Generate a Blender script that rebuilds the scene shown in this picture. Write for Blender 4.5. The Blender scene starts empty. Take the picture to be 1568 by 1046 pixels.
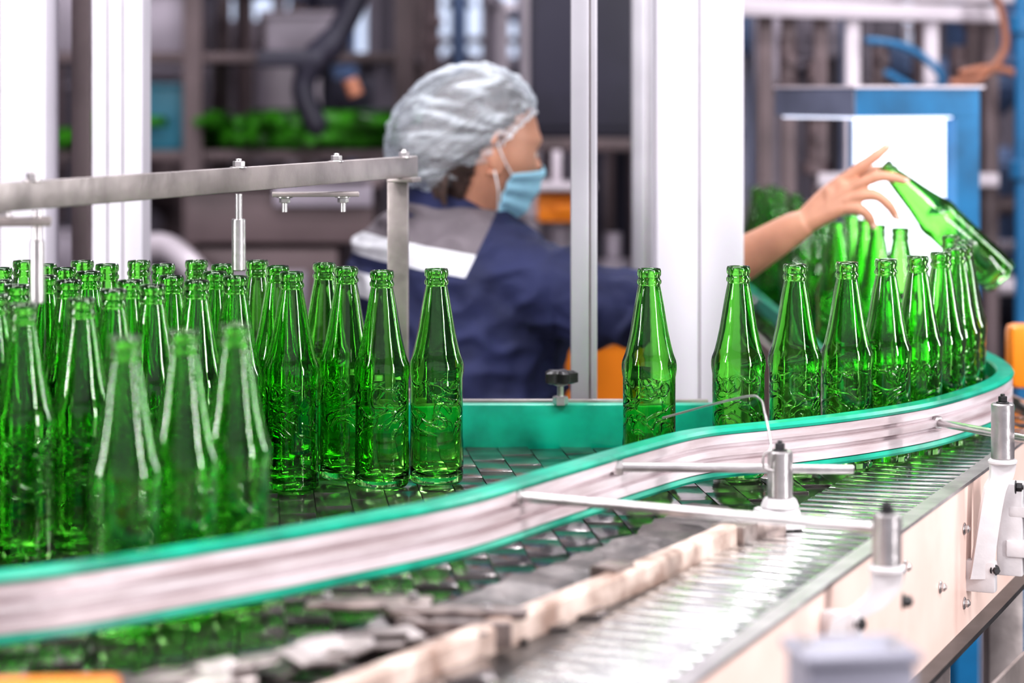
import bpy, bmesh, math, random
from mathutils import Vector, Matrix, noise
random.seed(7)
S = bpy.context.scene
COL = S.collection
DECK = 0.95
FLOOR = -0.12

# ------------------------------------------------------------------ materials
def mat(name, col, rough=0.5, metal=0.0, var=0.12, vscale=8.0, bump=0.0, bscale=40.0, emis=None, estr=0.0, col2=None, spec=None, stretch=None):
    m = bpy.data.materials.new(name); m.use_nodes = True
    nt = m.node_tree; b = nt.nodes['Principled BSDF']
    tc = nt.nodes.new('ShaderNodeTexCoord')
    n = nt.nodes.new('ShaderNodeTexNoise'); n.inputs['Scale'].default_value = vscale; n.inputs['Detail'].default_value = 5
    if stretch:
        mp = nt.nodes.new('ShaderNodeMapping'); mp.inputs['Scale'].default_value = stretch
        nt.links.new(tc.outputs['Object'], mp.inputs[0]); nt.links.new(mp.outputs[0], n.inputs['Vector'])
    else:
        nt.links.new(tc.outputs['Object'], n.inputs['Vector'])
    r = nt.nodes.new('ShaderNodeValToRGB')
    c2 = col2 if col2 else tuple(max(0, c*(1-var)) for c in col)
    c1 = col if col2 else tuple(min(1, c*(1+var)) for c in col)
    r.color_ramp.elements[0].position = 0.35; r.color_ramp.elements[1].position = 0.62
    r.color_ramp.elements[0].color = (*c2, 1); r.color_ramp.elements[1].color = (*c1, 1)
    nt.links.new(n.outputs['Fac'], r.inputs['Fac'])
    nt.links.new(r.outputs['Color'], b.inputs['Base Color'])
    b.inputs['Roughness'].default_value = rough; b.inputs['Metallic'].default_value = metal
    if spec is not None: b.inputs['Specular IOR Level'].default_value = spec
    if bump > 0:
        n2 = nt.nodes.new('ShaderNodeTexNoise'); n2.inputs['Scale'].default_value = bscale; n2.inputs['Detail'].default_value = 4
        nt.links.new(tc.outputs['Object'], n2.inputs['Vector'])
        bp = nt.nodes.new('ShaderNodeBump'); bp.inputs['Strength'].default_value = bump; bp.inputs['Distance'].default_value = 0.004
        nt.links.new(n2.outputs['Fac'], bp.inputs['Height']); nt.links.new(bp.outputs['Normal'], b.inputs['Normal'])
    if emis:
        b.inputs['Emission Color'].default_value = (*emis, 1); b.inputs['Emission Strength'].default_value = estr
    return m

def glass_mat():
    m = bpy.data.materials.new('green_glass'); m.use_nodes = True
    nt = m.node_tree; b = nt.nodes['Principled BSDF']
    b.inputs['Base Color'].default_value = (0.40, 0.87, 0.27, 1)
    b.inputs['Transmission Weight'].default_value = 1.0
    b.inputs['Roughness'].default_value = 0.01
    b.inputs['IOR'].default_value = 1.53
    tc = nt.nodes.new('ShaderNodeTexCoord')
    sx = nt.nodes.new('ShaderNodeSeparateXYZ'); nt.links.new(tc.outputs['Object'], sx.inputs[0])
    n = nt.nodes.new('ShaderNodeTexNoise'); n.inputs['Scale'].default_value = 26; n.inputs['Detail'].default_value = 0.5
    n.inputs['Distortion'].default_value = 1.8
    nt.links.new(tc.outputs['Object'], n.inputs['Vector'])
    s = nt.nodes.new('ShaderNodeMath'); s.operation = 'SUBTRACT'; s.inputs[1].default_value = 0.5; nt.links.new(n.outputs['Fac'], s.inputs[0])
    a = nt.nodes.new('ShaderNodeMath'); a.operation = 'ABSOLUTE'; nt.links.new(s.outputs[0], a.inputs[0])
    mr = nt.nodes.new('ShaderNodeMapRange'); mr.inputs['From Min'].default_value = 0.015; mr.inputs['From Max'].default_value = 0.045
    mr.inputs['To Min'].default_value = 1.0; mr.inputs['To Max'].default_value = 0.0; mr.interpolation_type = 'SMOOTHSTEP'
    nt.links.new(a.outputs[0], mr.inputs['Value'])
    d = nt.nodes.new('ShaderNodeMath'); d.operation = 'SUBTRACT'; d.inputs[1].default_value = 0.085; nt.links.new(sx.outputs['Z'], d.inputs[0])
    ab = nt.nodes.new('ShaderNodeMath'); ab.operation = 'ABSOLUTE'; nt.links.new(d.outputs[0], ab.inputs[0])
    mk = nt.nodes.new('ShaderNodeMapRange'); mk.inputs['From Min'].default_value = 0.024; mk.inputs['From Max'].default_value = 0.030
    mk.inputs['To Min'].default_value = 1.0; mk.inputs['To Max'].default_value = 0.0; nt.links.new(ab.outputs[0], mk.inputs['Value'])
    mu = nt.nodes.new('ShaderNodeMath'); mu.operation = 'MULTIPLY'; nt.links.new(mr.outputs[0], mu.inputs[0]); nt.links.new(mk.outputs[0], mu.inputs[1])
    n3 = nt.nodes.new('ShaderNodeTexNoise'); n3.inputs['Scale'].default_value = 24; nt.links.new(tc.outputs['Object'], n3.inputs['Vector'])
    ad = nt.nodes.new('ShaderNodeMath'); ad.operation = 'MULTIPLY_ADD'; ad.inputs[1].default_value = 0.9
    nt.links.new(n3.outputs['Fac'], ad.inputs[0]); nt.links.new(mu.outputs[0], ad.inputs[2])
    bp = nt.nodes.new('ShaderNodeBump'); bp.inputs['Strength'].default_value = 0.6; bp.inputs['Distance'].default_value = 0.0012
    nt.links.new(ad.outputs[0], bp.inputs['Height']); nt.links.new(bp.outputs['Normal'], b.inputs['Normal'])
    return m

def net_mat():
    m = bpy.data.materials.new('hairnet_fabric'); m.use_nodes = True
    nt = m.node_tree; nt.nodes.clear()
    out = nt.nodes.new('ShaderNodeOutputMaterial')
    tr = nt.nodes.new('ShaderNodeBsdfTransparent'); tr.inputs[0].default_value = (0.95, 0.97, 1, 1)
    pr = nt.nodes.new('ShaderNodeBsdfPrincipled'); pr.inputs['Base Color'].default_value = (0.84, 0.90, 0.97, 1)
    pr.inputs['Roughness'].default_value = 0.38
    mx = nt.nodes.new('ShaderNodeMixShader')
    tc = nt.nodes.new('ShaderNodeTexCoord')
    mp = nt.nodes.new('ShaderNodeMapping'); mp.inputs['Rotation'].default_value = (0, math.radians(50), 0); mp.inputs['Scale'].default_value = (0.40, 1.0, 1.6)
    nt.links.new(tc.outputs['Object'], mp.inputs[0])
    n = nt.nodes.new('ShaderNodeTexNoise'); n.inputs['Scale'].default_value = 22; n.inputs['Detail'].default_value = 5; n.inputs['Distortion'].default_value = 0.9
    nt.links.new(mp.outputs[0], n.inputs['Vector'])
    r = nt.nodes.new('ShaderNodeMapRange'); r.inputs['From Min'].default_value = 0.40; r.inputs['From Max'].default_value = 0.70
    r.inputs['To Min'].default_value = 0.20; r.inputs['To Max'].default_value = 0.68; r.interpolation_type = 'SMOOTHSTEP'
    nt.links.new(n.outputs['Fac'], r.inputs['Value'])
    lw = nt.nodes.new('ShaderNodeLayerWeight'); lw.inputs['Blend'].default_value = 0.22
    mm = nt.nodes.new('ShaderNodeMath'); mm.operation = 'MAXIMUM'
    nt.links.new(r.outputs[0], mm.inputs[0]); nt.links.new(lw.outputs['Facing'], mm.inputs[1])
    nt.links.new(mm.outputs[0], mx.inputs[0]); nt.links.new(tr.outputs[0], mx.inputs[1]); nt.links.new(pr.outputs[0], mx.inputs[2])
    bp = nt.nodes.new('ShaderNodeBump'); bp.inputs['Strength'].default_value = 0.8; bp.inputs['Distance'].default_value = 0.006
    nt.links.new(n.outputs['Fac'], bp.inputs['Height']); nt.links.new(bp.outputs['Normal'], pr.inputs['Normal'])
    nt.links.new(mx.outputs[0], out.inputs[0])
    return m

M = {}
M['glass'] = glass_mat()
M['net'] = net_mat()
M['deck'] = mat('conveyor_steel', (0.24, 0.215, 0.205), 0.15, 0.9, 0.45, 14, 0.16, 45)
M['under'] = mat('black_underframe', (0.05, 0.046, 0.045), 0.3, 0.6, 0.4, 20)  # even dark base that shows in the gaps between plates and slats
M['teal'] = mat('teal_plastic', (0.0, 0.29, 0.19), 0.35, 0, 0.30, 14, 0.1, 60)
M['alu'] = mat('stained_aluminium', (0.76, 0.68, 0.70), 0.36, 0.25, 0, 9, 0.12, 90, col2=(0.54, 0.44, 0.45), stretch=(1, 1, 9))
M['groove'] = mat('rail_groove', (0.30, 0.24, 0.23), 0.5, 0.3, 0.3, 20)
M['steel'] = mat('brushed_steel', (0.52, 0.49, 0.49), 0.3, 0.85, 0.15, 30, 0.1, 120)
M['steelbar'] = mat('grey_steel_bar', (0.33, 0.29, 0.28), 0.4, 0.7, 0.25, 14, 0.15, 60)
M['dark'] = mat('dark_steel', (0.05, 0.048, 0.05), 0.35, 0.5, 0.3, 20)
M['chain'] = mat('chain_plate_steel', (0.085, 0.072, 0.070), 0.32, 0.45, 0.5, 35, 0.2, 120, spec=0.4)
M['slat'] = mat('slat_steel', (0.68, 0.68, 0.67), 0.13, 0.9, 0.2, 20, 0.06, 80)
M['peach'] = mat('peach_painted_steel', (0.80, 0.61, 0.54), 0.42, 0.0, 0, 9, 0.1, 40, col2=(0.74, 0.54, 0.47))
M['worn'] = mat('worn_peach_edge', (0.72, 0.58, 0.51), 0.45, 0.05, 0, 26, 0.3, 80, col2=(0.30, 0.20, 0.16))
M['tan'] = mat('stained_scraper_plate', (0.30, 0.24, 0.22), 0.35, 0.4, 0, 50, 0.3, 60, col2=(0.12, 0.09, 0.085))
M['white'] = mat('white_column_paint', (0.63, 0.60, 0.66), 0.42, 0, 0.05, 3, 0.05, 20)
M['white2'] = mat('white_cast_bracket', (0.68, 0.65, 0.66), 0.4, 0.1, 0.08, 25, 0.2, 50)
M['post'] = mat('aluminium_post', (0.50, 0.48, 0.52), 0.35, 0.5, 0.08, 6)
M['brownpost'] = mat('brown_steel_post', (0.24, 0.19, 0.19), 0.45, 0.3, 0.2, 6)
M['bluebox'] = mat('blue_painted_metal', (0.004, 0.12, 0.27), 0.4, 0.1, 0.25, 10)
M['greyblue'] = mat('grey_blue_metal', (0.13, 0.14, 0.20), 0.45, 0.1, 0.15, 10)
M['greybox'] = mat('grey_junction_paint', (0.27, 0.265, 0.32), 0.45, 0.1, 0.15, 10)
M['lightpanel'] = mat('light_panel_diffuser', (0.9, 0.92, 1.0), 0.5, 0, 0.02, 2, emis=(0.80, 0.83, 1.0), estr=1.5)
M['navy'] = mat('navy_cloth', (0.018, 0.023, 0.075), 0.8, 0, 0.25, 12, 0.35, 60)
M['grey'] = mat('grey_cloth', (0.160, 0.138, 0.155), 0.85, 0, 0.12, 15, 0.35, 60)
M['stripe'] = mat('reflective_stripe', (0.70, 0.70, 0.74), 0.5, 0, 0.06, 30, 0.3, 70)
M['skin'] = mat('skin', (0.60, 0.30, 0.20), 0.5, 0, 0.08, 25, 0.12, 150)
M['skin'].node_tree.nodes['Principled BSDF'].inputs['Subsurface Weight'].default_value = 0.12
M['skin'].node_tree.nodes['Principled BSDF'].inputs['Subsurface Radius'].default_value = (0.01, 0.004, 0.002)
M['nail'] = mat('finger_nail', (0.75, 0.48, 0.40), 0.3, 0, 0.03)
M['hair'] = mat('dark_brown_hair', (0.060, 0.036, 0.030), 0.5, 0, 0.4, 60, 0.5, 120)
M['mask'] = mat('surgical_mask_blue', (0.38, 0.68, 0.85), 0.8, 0, 0.05, 30, 0.2, 150)
M['strap'] = mat('white_elastic', (0.85, 0.87, 0.9), 0.7)
M['eye'] = mat('eye_white', (0.85, 0.83, 0.8), 0.2, 0, 0.01)
M['iris'] = mat('dark_iris', (0.03, 0.015, 0.01), 0.15)
M['orange'] = mat('orange_plastic', (0.85, 0.25, 0.01), 0.45, 0, 0.1, 6)
M['shoe'] = mat('black_rubber', (0.02, 0.02, 0.02), 0.6)
M['bluehose'] = mat('blue_hose', (0.02, 0.15, 0.32), 0.4)
M['orangehose'] = mat('orange_hose', (0.42, 0.17, 0.10), 0.45)
M['bgdark'] = mat('dark_machine_paint', (0.024, 0.022, 0.038), 0.5, 0.1, 0.3, 4)
M['bgbrown'] = mat('brown_machine', (0.105, 0.075, 0.080), 0.5, 0.2, 0.3, 4)
M['bggrey'] = mat('grey_machine', (0.25, 0.22, 0.26), 0.45, 0.3, 0.25, 4)
M['bglight'] = mat('pale_machine', (0.56, 0.50, 0.55), 0.45, 0.2, 0.12, 4)
M['bgblue'] = mat('steel_blue_machine', (0.10, 0.15, 0.27), 0.5, 0.1, 0.25, 4)
M['bgteal'] = mat('teal_crate', (0.015, 0.13, 0.19), 0.5)
M['bggreen'] = mat('stored_green_glass', (0.035, 0.17, 0.012), 0.15, 0, 0.6, 18)
M['floor'] = mat('concrete_floor', (0.20, 0.19, 0.19), 0.5, 0, 0.2, 2, 0.2, 10)
M['wall'] = mat('factory_wall', (0.16, 0.14, 0.17), 0.8, 0, 0.2, 1.5)
M['ceil'] = mat('ceiling_paint', (0.45, 0.45, 0.47), 0.8)
M['window'] = mat('daylit_window_glass', (0.6, 0.65, 0.75), 0.2, 0, 0.1, 3, emis=(0.6, 0.7, 0.9), estr=0.9)

# ------------------------------------------------------------------ mesh helpers
def empty(name, loc=(0, 0, 0)):
    e = bpy.data.objects.new(name, None); e.empty_display_size = 0.05; e.location = loc
    COL.objects.link(e); return e

def add(name, bm, m, parent=None, smooth=True, angle=35, extra=()):
    me = bpy.data.meshes.new(name)
    bmesh.ops.recalc_face_normals(bm, faces=bm.faces[:])
    bm.to_mesh(me); bm.free()
    if m: me.materials.append(m)
    for x in extra: me.materials.append(x)
    if smooth:
        me.polygons.foreach_set('use_smooth', [True]*len(me.polygons))
        me.set_sharp_from_angle(angle=math.radians(angle))
    o = bpy.data.objects.new(name, me); COL.objects.link(o)
    if parent: o.parent = parent
    return o

def merge(bm, t):
    me = bpy.data.meshes.new('tmp'); t.to_mesh(me); t.free(); bm.from_mesh(me); bpy.data.meshes.remove(me)

def bm_box(bm, c, s, rot=None, bevel=0.0015):
    mtx = Matrix.Translation(c) @ (rot.to_4x4() if rot else Matrix.Identity(4)) @ Matrix.Diagonal((s[0], s[1], s[2], 1))
    if bevel > 0:
        t = bmesh.new(); bmesh.ops.create_cube(t, size=1, matrix=mtx)
        bmesh.ops.bevel(t, geom=t.edges[:], offset=min(bevel, min(s)*0.4), segments=2, affect='EDGES', profile=0.6)
        merge(bm, t)
    else:
        bmesh.ops.create_cube(bm, size=1, matrix=mtx)

def rotz(a): return Matrix.Rotation(math.radians(a), 3, 'Z')

def box(name, c, s, m, parent=None, rz=0, bevel=0.0015):
    bm = bmesh.new(); bm_box(bm, c, s, rotz(rz), bevel); return add(name, bm, m, parent)

def frame_from_dir(d):
    d = Vector(d).normalized()
    up = Vector((0, 0, 1)) if abs(d.z) < 0.95 else Vector((0, 1, 0))
    x = up.cross(d).normalized(); y = d.cross(x).normalized()
    return x, y, d

def bm_beam(bm, p0, p1, w, h, bevel=0.0012):
    p0 = Vector(p0); p1 = Vector(p1); d = p1-p0
    x, y, z = frame_from_dir(d)
    bm_box(bm, (p0+p1)/2, (w, h, d.length), Matrix((x, y, z)).transposed(), bevel)

def bm_rings(bm, rings, cap=True):
    vr = [[bm.verts.new(p) for p in r] for r in rings]
    n = len(vr[0])
    for a, b in zip(vr[:-1], vr[1:]):
        for i in range(n):
            bm.faces.new((a[i], a[(i+1) % n], b[(i+1) % n], b[i]))
    if cap:
        bm.faces.new(list(reversed(vr[0]))); bm.faces.new(vr[-1])
    return vr

def bm_cyl(bm, p0, p1, r, r2=None, seg=24, ch=None):
    p0 = Vector(p0); p1 = Vector(p1); r2 = r if r2 is None else r2
    x, y, z = frame_from_dir(p1-p0); L = (p1-p0).length
    ch = min(r, r2)*0.12 if ch is None else ch
    rings = []
    for (t, rr) in [(0, r-ch), (ch, r), (L-ch, r2), (L, r2-ch)]:
        c = p0+z*t
        rings.append([c+(x*math.cos(2*math.pi*i/seg)+y*math.sin(2*math.pi*i/seg))*rr for i in range(seg)])
    bm_rings(bm, rings)

def bm_bolt(bm, p, d=(0, 0, 1), r=0.006, h=0.005, shaft=0.0):
    p = Vector(p); d = Vector(d).normalized()
    bm_cyl(bm, p, p+d*0.0015, r*1.5, seg=20)
    bm_cyl(bm, p+d*0.0015, p+d*(0.0015+h), r, seg=6)
    if shaft: bm_cyl(bm, p+d*h, p+d*(h+shaft), r*0.5, seg=14)

def bm_tube(bm, pts, rad, seg=16, caps=True):
    pts = [Vector(p) for p in pts]
    n = len(pts); rings = []
    prevx = None
    for i in range(n):
        d = (pts[min(i+1, n-1)]-pts[max(i-1, 0)]).normalized()
        if prevx is None: x, y, _ = frame_from_dir(d)
        else:
            x = (prevx-d*prevx.dot(d)).normalized(); y = d.cross(x)
        prevx = x
        if i == 0 and caps:
            for k in (0.15, 0.6, 0.9):
                a = math.acos(k)
                rings.append([pts[0]-d*rad[0]*math.sin(a)*0.95+(x*math.cos(2*math.pi*j/seg)+y*math.sin(2*math.pi*j/seg))*rad[0]*k for j in range(seg)])
        rings.append([pts[i]+(x*math.cos(2*math.pi*j/seg)+y*math.sin(2*math.pi*j/seg))*rad[i] for j in range(seg)])
        if i == n-1 and caps:
            for k in (0.9, 0.6, 0.15):
                a = math.acos(k)
                rings.append([pts[-1]+d*rad[-1]*math.sin(a)*0.95+(x*math.cos(2*math.pi*j/seg)+y*math.sin(2*math.pi*j/seg))*rad[-1]*k for j in range(seg)])
    bm_rings(bm, rings)

def smooth_path(pts, sub=6):
    pts = [Vector(p) for p in pts]; out = []
    for i in range(len(pts)-1):
        p0 = pts[max(i-1, 0)]; p1 = pts[i]; p2 = pts[i+1]; p3 = pts[min(i+2, len(pts)-1)]
        for k in range(sub):
            t = k/sub
            out.append(0.5*((2*p1)+(-p0+p2)*t+(2*p0-5*p1+4*p2-p3)*t*t+(-p0+3*p1-3*p2+p3)*t**3))
    out.append(pts[-1]); return out

def hose(name, pts, r, m, parent=None):
    sp = smooth_path(pts, 8); bm = bmesh.new(); bm_tube(bm, sp, [r]*len(sp), 12)
    return add(name, bm, m, parent)

def sweep(name, path, prof, m, parent=None, angle=35):
    P = [Vector((p[0], p[1], 0)) for p in path]; rings = []
    for i in range(len(P)):
        d = (P[min(i+1, len(P)-1)]-P[max(i-1, 0)]).normalized(); n = Vector((d.y, -d.x, 0))
        rings.append([P[i]+n*a+Vector((0, 0, z)) for a, z in prof])
    bm = bmesh.new(); bm_rings(bm, rings); return add(name, bm, m, parent, angle=angle)

def prism(name, poly, z0, z1, m, parent=None, bevel=0.0):
    bm = bmesh.new()
    a = [bm.verts.new((x, y, z0)) for x, y in poly]; b = [bm.verts.new((x, y, z1)) for x, y in poly]
    n = len(poly); bm.faces.new(list(reversed(a))); bm.faces.new(b)
    for i in range(n): bm.faces.new((a[i], a[(i+1) % n], b[(i+1) % n], b[i]))
    if bevel: bmesh.ops.bevel(bm, geom=bm.edges[:], offset=bevel, segments=2, affect='EDGES')
    return add(name, bm, m, parent)

def lathe_bm(bm, prof, seg=40, mtx=None):
    vr = []
    for r, z in prof:
        if r < 1e-6: vr.append([bm.verts.new((0, 0, z))])
        else: vr.append([bm.verts.new((r*math.cos(2*math.pi*i/seg), r*math.sin(2*math.pi*i/seg), z)) for i in range(seg)])
    for a, b in zip(vr[:-1], vr[1:]):
        for i in range(seg):
            j = (i+1) % seg
            if len(a) == 1 and len(b) == 1: continue
            if len(a) == 1: bm.faces.new((a[0], b[j], b[i]))
            elif len(b) == 1: bm.faces.new((a[i], a[j], b[0]))
            else: bm.faces.new((a[i], a[j], b[j], b[i]))
    if mtx is not None:
        for r in vr:
            for v in r: v.co = mtx @ v.co

def remesh(bm, voxel, it=3, fac=0.5):
    me = bpy.data.meshes.new('rm'); bmesh.ops.recalc_face_normals(bm, faces=bm.faces[:]); bm.to_mesh(me); bm.free()
    o = bpy.data.objects.new('rm', me); COL.objects.link(o)
    r = o.modifiers.new('r', 'REMESH'); r.mode = 'VOXEL'; r.voxel_size = voxel; r.adaptivity = 0
    s = o.modifiers.new('s', 'SMOOTH'); s.factor = fac; s.iterations = it
    dg = bpy.context.evaluated_depsgraph_get(); dg.update()
    nm = bpy.data.meshes.new_from_object(o.evaluated_get(dg))
    bpy.data.objects.remove(o); out = bmesh.new(); out.from_mesh(nm); bpy.data.meshes.remove(nm)
    return out

# ------------------------------------------------------------------ room
def slab(name, c, s, m): return box(name, c, s, m, None, 0, 0)
slab('floor', (0, 3.25, FLOOR-0.05), (9, 12.5, 0.1), M['floor'])
slab('wall_back', (0, 9.55, 2.0), (9, 0.1, 4.24), M['wall'])
slab('wall_left', (-4.55, 3.25, 2.0), (0.1, 12.5, 4.24), M['wall'])
slab('wall_right', (4.55, 3.25, 2.0), (0.1, 12.5, 4.24), M['wall'])
slab('ceiling', (0, 3.25, 4.17), (9, 12.5, 0.1), M['ceil'])
for i, (x0, x1, z0, z1) in enumerate([(-1.15, -0.55, 1.5, 2.9), (-0.45, 0.05, 1.5, 2.9), (1.0, 1.7, 1.5, 2.9)]):
    w = empty('window_%d' % (i+1))
    box('pane', ((x0+x1)/2, 9.47, (z0+z1)/2), (x1-x0, 0.02, z1-z0), M['window'], w)
    bm = bmesh.new()
    for x in (x0, (x0+x1)/2, x1): bm_box(bm, (x, 9.46, (z0+z1)/2), (0.04, 0.05, z1-z0+0.04))
    for z in (z0, (z0+z1)/2, z1): bm_box(bm, ((x0+x1)/2, 9.46, z), (x1-x0+0.04, 0.05, 0.04))
    add('window_frame', bm, M['bggrey'], w)

# ------------------------------------------------------------------ bottles
OUT = [(0, 0.004), (0.018, 0.0025), (0.023, 0.0), (0.0265, 0.001), (0.0288, 0.004), (0.0297, 0.009), (0.0292, 0.014), (0.0297, 0.018), (0.0297, 0.045), (0.0290, 0.05), (0.0290, 0.115),
       (0.0297, 0.119), (0.0304, 0.124), (0.0304, 0.129), (0.0295, 0.134), (0.0275, 0.139), (0.0262, 0.143), (0.0240, 0.152), (0.0212, 0.165), (0.0186, 0.180), (0.0160, 0.196),
       (0.0138, 0.208), (0.0122, 0.2155), (0.0120, 0.217), (0.0134, 0.2185), (0.0136, 0.2215), (0.0122, 0.2235), (0.0119, 0.226), (0.0131, 0.2275), (0.0132, 0.2325), (0.0122, 0.235)]
INN = [(0.0098, 0.2348), (0.0092, 0.231), (0.0092, 0.217), (0.0112, 0.207), (0.0134, 0.195), (0.0160, 0.179), (0.0186, 0.164), (0.0215, 0.151), (0.0240, 0.141), (0.0262, 0.134),
       (0.0266, 0.125), (0.0264, 0.115), (0.0264, 0.05), (0.0266, 0.02), (0.0250, 0.012), (0.0200, 0.0085), (0, 0.0105)]
bm = bmesh.new(); lathe_bm(bm, OUT+INN, 56)
bmesh.ops.recalc_face_normals(bm, faces=bm.faces[:])
bottle_me = bpy.data.meshes.new('glass_bottle'); bm.to_mesh(bottle_me); bm.free()
bottle_me.materials.append(M['glass'])
bottle_me.polygons.foreach_set('use_smooth', [True]*len(bottle_me.polygons))

ZB = DECK+0.0010
def bottle(x, y, parent=None, name='glass_bottle', z=ZB):
    o = bpy.data.objects.new(name, bottle_me); COL.objects.link(o)
    o.location = (x, y, z); o.rotation_euler = (0, 0, random.uniform(0, 6.28))
    if parent: o.parent = parent
    return o

LINE = [(.151, 2.66), (.2525, 2.695), (.319, 2.725), (.382, 2.755), (.434, 2.805), (.480, 2.86), (.520, 2.93), (.552, 3.005), (.575, 3.085), (.592, 3.17), (.594, 3.27)]
for p in LINE: bottle(*p)
HAND = [(-.307, 1.918), (-.268, 1.97), (-.232, 2.024), (-.238, 2.61), (-.184, 2.685), (-.1415, 2.63), (-.083, 2.655), (-.213, 2.745), (-.262, 2.70), (-.292, 2.55),
        (-.448, 2.215), (-.50, 2.17), (-.405, 2.275)]
cl = empty('bottle_cluster')
placed = list(HAND)
for p in HAND: bottle(*p, cl, 'bottle')
y = 2.26; row = 0
while y < 2.80:
    x = -0.80+(0.031 if row % 2 else 0)
    while x < -0.2:
        px = x+random.uniform(-.003, .003); py = y+random.uniform(-.003, .003)
        xb = -.375+(py-2.25)*0.28
        if px < xb and random.random() > 0.26 and all((px-a)**2+(py-b)**2 > 0.0608**2 for a, b in placed):
            placed.append((px, py)); bottle(px, py, cl, 'bottle')
        x += 0.068
    y += 0.0585; row += 1
far = empty('distant_bottle_line')
for p in [(.556, 3.46), (.536, 3.545), (.538, 3.68), (.536, 3.82), (.4855, 3.62), (.515, 4.0), (.52, 4.25), (.538, 4.84), (.498, 4.80), (.538, 4.6), (.49, 4.58), (.52, 4.42), (.50, 4.95), (.538, 5.0), (.49, 4.12), (.538, 4.12)]:
    bottle(*p, far, 'bottle')
hb = bottle(.702, 3.462, None, 'glass_bottle', 1.112)
axis = Vector((-.724, -0.0, .690)).normalized()
hb.rotation_euler = axis.to_track_quat('Z', 'Y').to_euler()

# ------------------------------------------------------------------ conveyor
conv = empty('bottle_conveyor')
YE = 5.08
poly = [(-1.4, 1.25), (-.066, 1.25), (.1416, 1.77), (.5226, 2.70), (.70, 3.14), (.69, 3.45), (.60, 3.93), (.585, YE), (.43, YE), (.43, 3.2), (.40, 2.985), (-1.4, 2.985)]
prism('deck_base', poly, DECK-.012, DECK-.0035, M['under'], conv)
def inpoly(x, y, P):
    c = False; n = len(P)
    for i in range(n):
        (x1, y1), (x2, y2) = P[i], P[(i+1) % n]
        if (y1 > y) != (y2 > y) and x < (x2-x1)*(y-y1)/(y2-y1)+x1: c = not c
    return c
E0 = Vector((-.066, 1.25, 0)); E1 = Vector((.1416, 1.77, 0)); E2 = Vector((.5226, 2.70, 0)); E3 = Vector((.70, 3.14, 0))
ld = (E2-E1).normalized(); ln = Vector((ld.y, -ld.x, 0))
R = Matrix((ln, ld, Vector((0, 0, 1)))).transposed()
bm = bmesh.new(); PW, PL = .084, .038
a0 = math.radians(6); ux = Vector((math.cos(a0), math.sin(a0), 0)); uy = Vector((-math.sin(a0), math.cos(a0), 0))
for i in range(-22, 30):
    for j in range(0, 110):
        c = Vector((-.2, 1.2, 0))+ux*(i*PL)+uy*(j*PW+(PW/2 if i % 2 else 0))
        if not (-1.1 < c.x < .75 and 1.3 < c.y < YE): continue
        ok = all(inpoly(c.x+sx, c.y+sy, poly) for sx in (-.022, .022) for sy in (-.03, .03))
        if not ok or ((c-E1).dot(ln) > -.165 and c.y < 3.0): continue
        Rm = rotz(6) @ Matrix.Rotation(math.radians(random.uniform(-.9, .9)), 3, 'X') @ Matrix.Rotation(math.radians(random.uniform(-1.3, 1.3)), 3, 'Y')
        bm_box(bm, (c.x, c.y, DECK-.002), (PL-.0010, PW-.0010, .0035), Rm, .0004)
add('table_top_plates', bm, M['deck'], conv)
sidepath = [(-.066, 1.25), (.1416, 1.77), (.33, 2.23), (.5226, 2.70), (.70, 3.14), (.705, 3.3)]
sweep('side_plate', sidepath, [(-.004, .80), (.004, .80), (.004, .955), (-.004, .955)], M['peach'], conv)
sweep('side_plate_lip', sidepath, [(-.012, .955), (.006, .955), (.006, .9585), (-.012, .9585)], M['steel'], conv)
sweep('side_plate_flange', sidepath, [(-.004, .797), (.022, .797), (.022, .803), (-.004, .803)], M['dark'], conv)
sweep('back_plate', [(-1.4, 2.985), (.40, 2.985)], [(-.004, .82), (.004, .82), (.004, .955), (-.004, .955)], M['steelbar'], conv)
sweep('far_plate_outer', [(.705, 3.3), (.69, 3.45), (.603, 3.93), (.589, YE)], [(-.003, .84), (.003, .84), (.003, .957), (-.003, .957)], M['steelbar'], conv)
sweep('far_plate_inner', [(.40, 2.99), (.427, 3.2), (.427, YE)], [(-.003, .84), (.003, .84), (.003, .957), (-.003, .957)], M['steelbar'], conv)
bm = bmesh.new()
for (x, yy) in [(-1.2, 1.4), (-.15, 1.4), (-1.2, 2.9), (-.3, 2.9), (.28, 2.9), (.10, 1.85), (.46, 2.68), (.65, 3.2), (.45, 4.2), (.56, 4.2), (.45, 5.0), (.56, 5.0)]:
    bm_box(bm, (x, yy, (DECK-.012+FLOOR)/2), (.045, .045, DECK-.012-FLOOR)); bm_box(bm, (x, yy, FLOOR+.006), (.09, .09, .012))
bm_beam(bm, (-1.2, 1.4, .35), (-1.2, 2.9, .35), .03, .03); bm_beam(bm, (-1.2, 2.9, .35), (.28, 2.9, .35), .03, .03); bm_beam(bm, (.10, 1.85, .35), (.46, 2.68, .35), .03, .03)
add('legs', bm, M['steelbar'], conv)
bm = bmesh.new()
t = -0.25
while t < 1.42:
    c = E1+ld*t-ln*0.077
    Rt = R @ Matrix.Rotation(math.radians(2.0+random.uniform(-1.2, 1.2)), 3, 'X')
    bm_box(bm, (c.x, c.y, DECK-.0010), (.122, 0.0200, 0.0035), Rt, 0.0012)
    bm_cyl(bm, (c+ld*.0145-ln*.058)+Vector((0, 0, DECK-.003)), (c+ld*.0145+ln*.058)+Vector((0, 0, DECK-.003)), .0018, seg=8)
    t += 0.029
add('slat_lane', bm, M['slat'], conv)
bm = bmesh.new()
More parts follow.
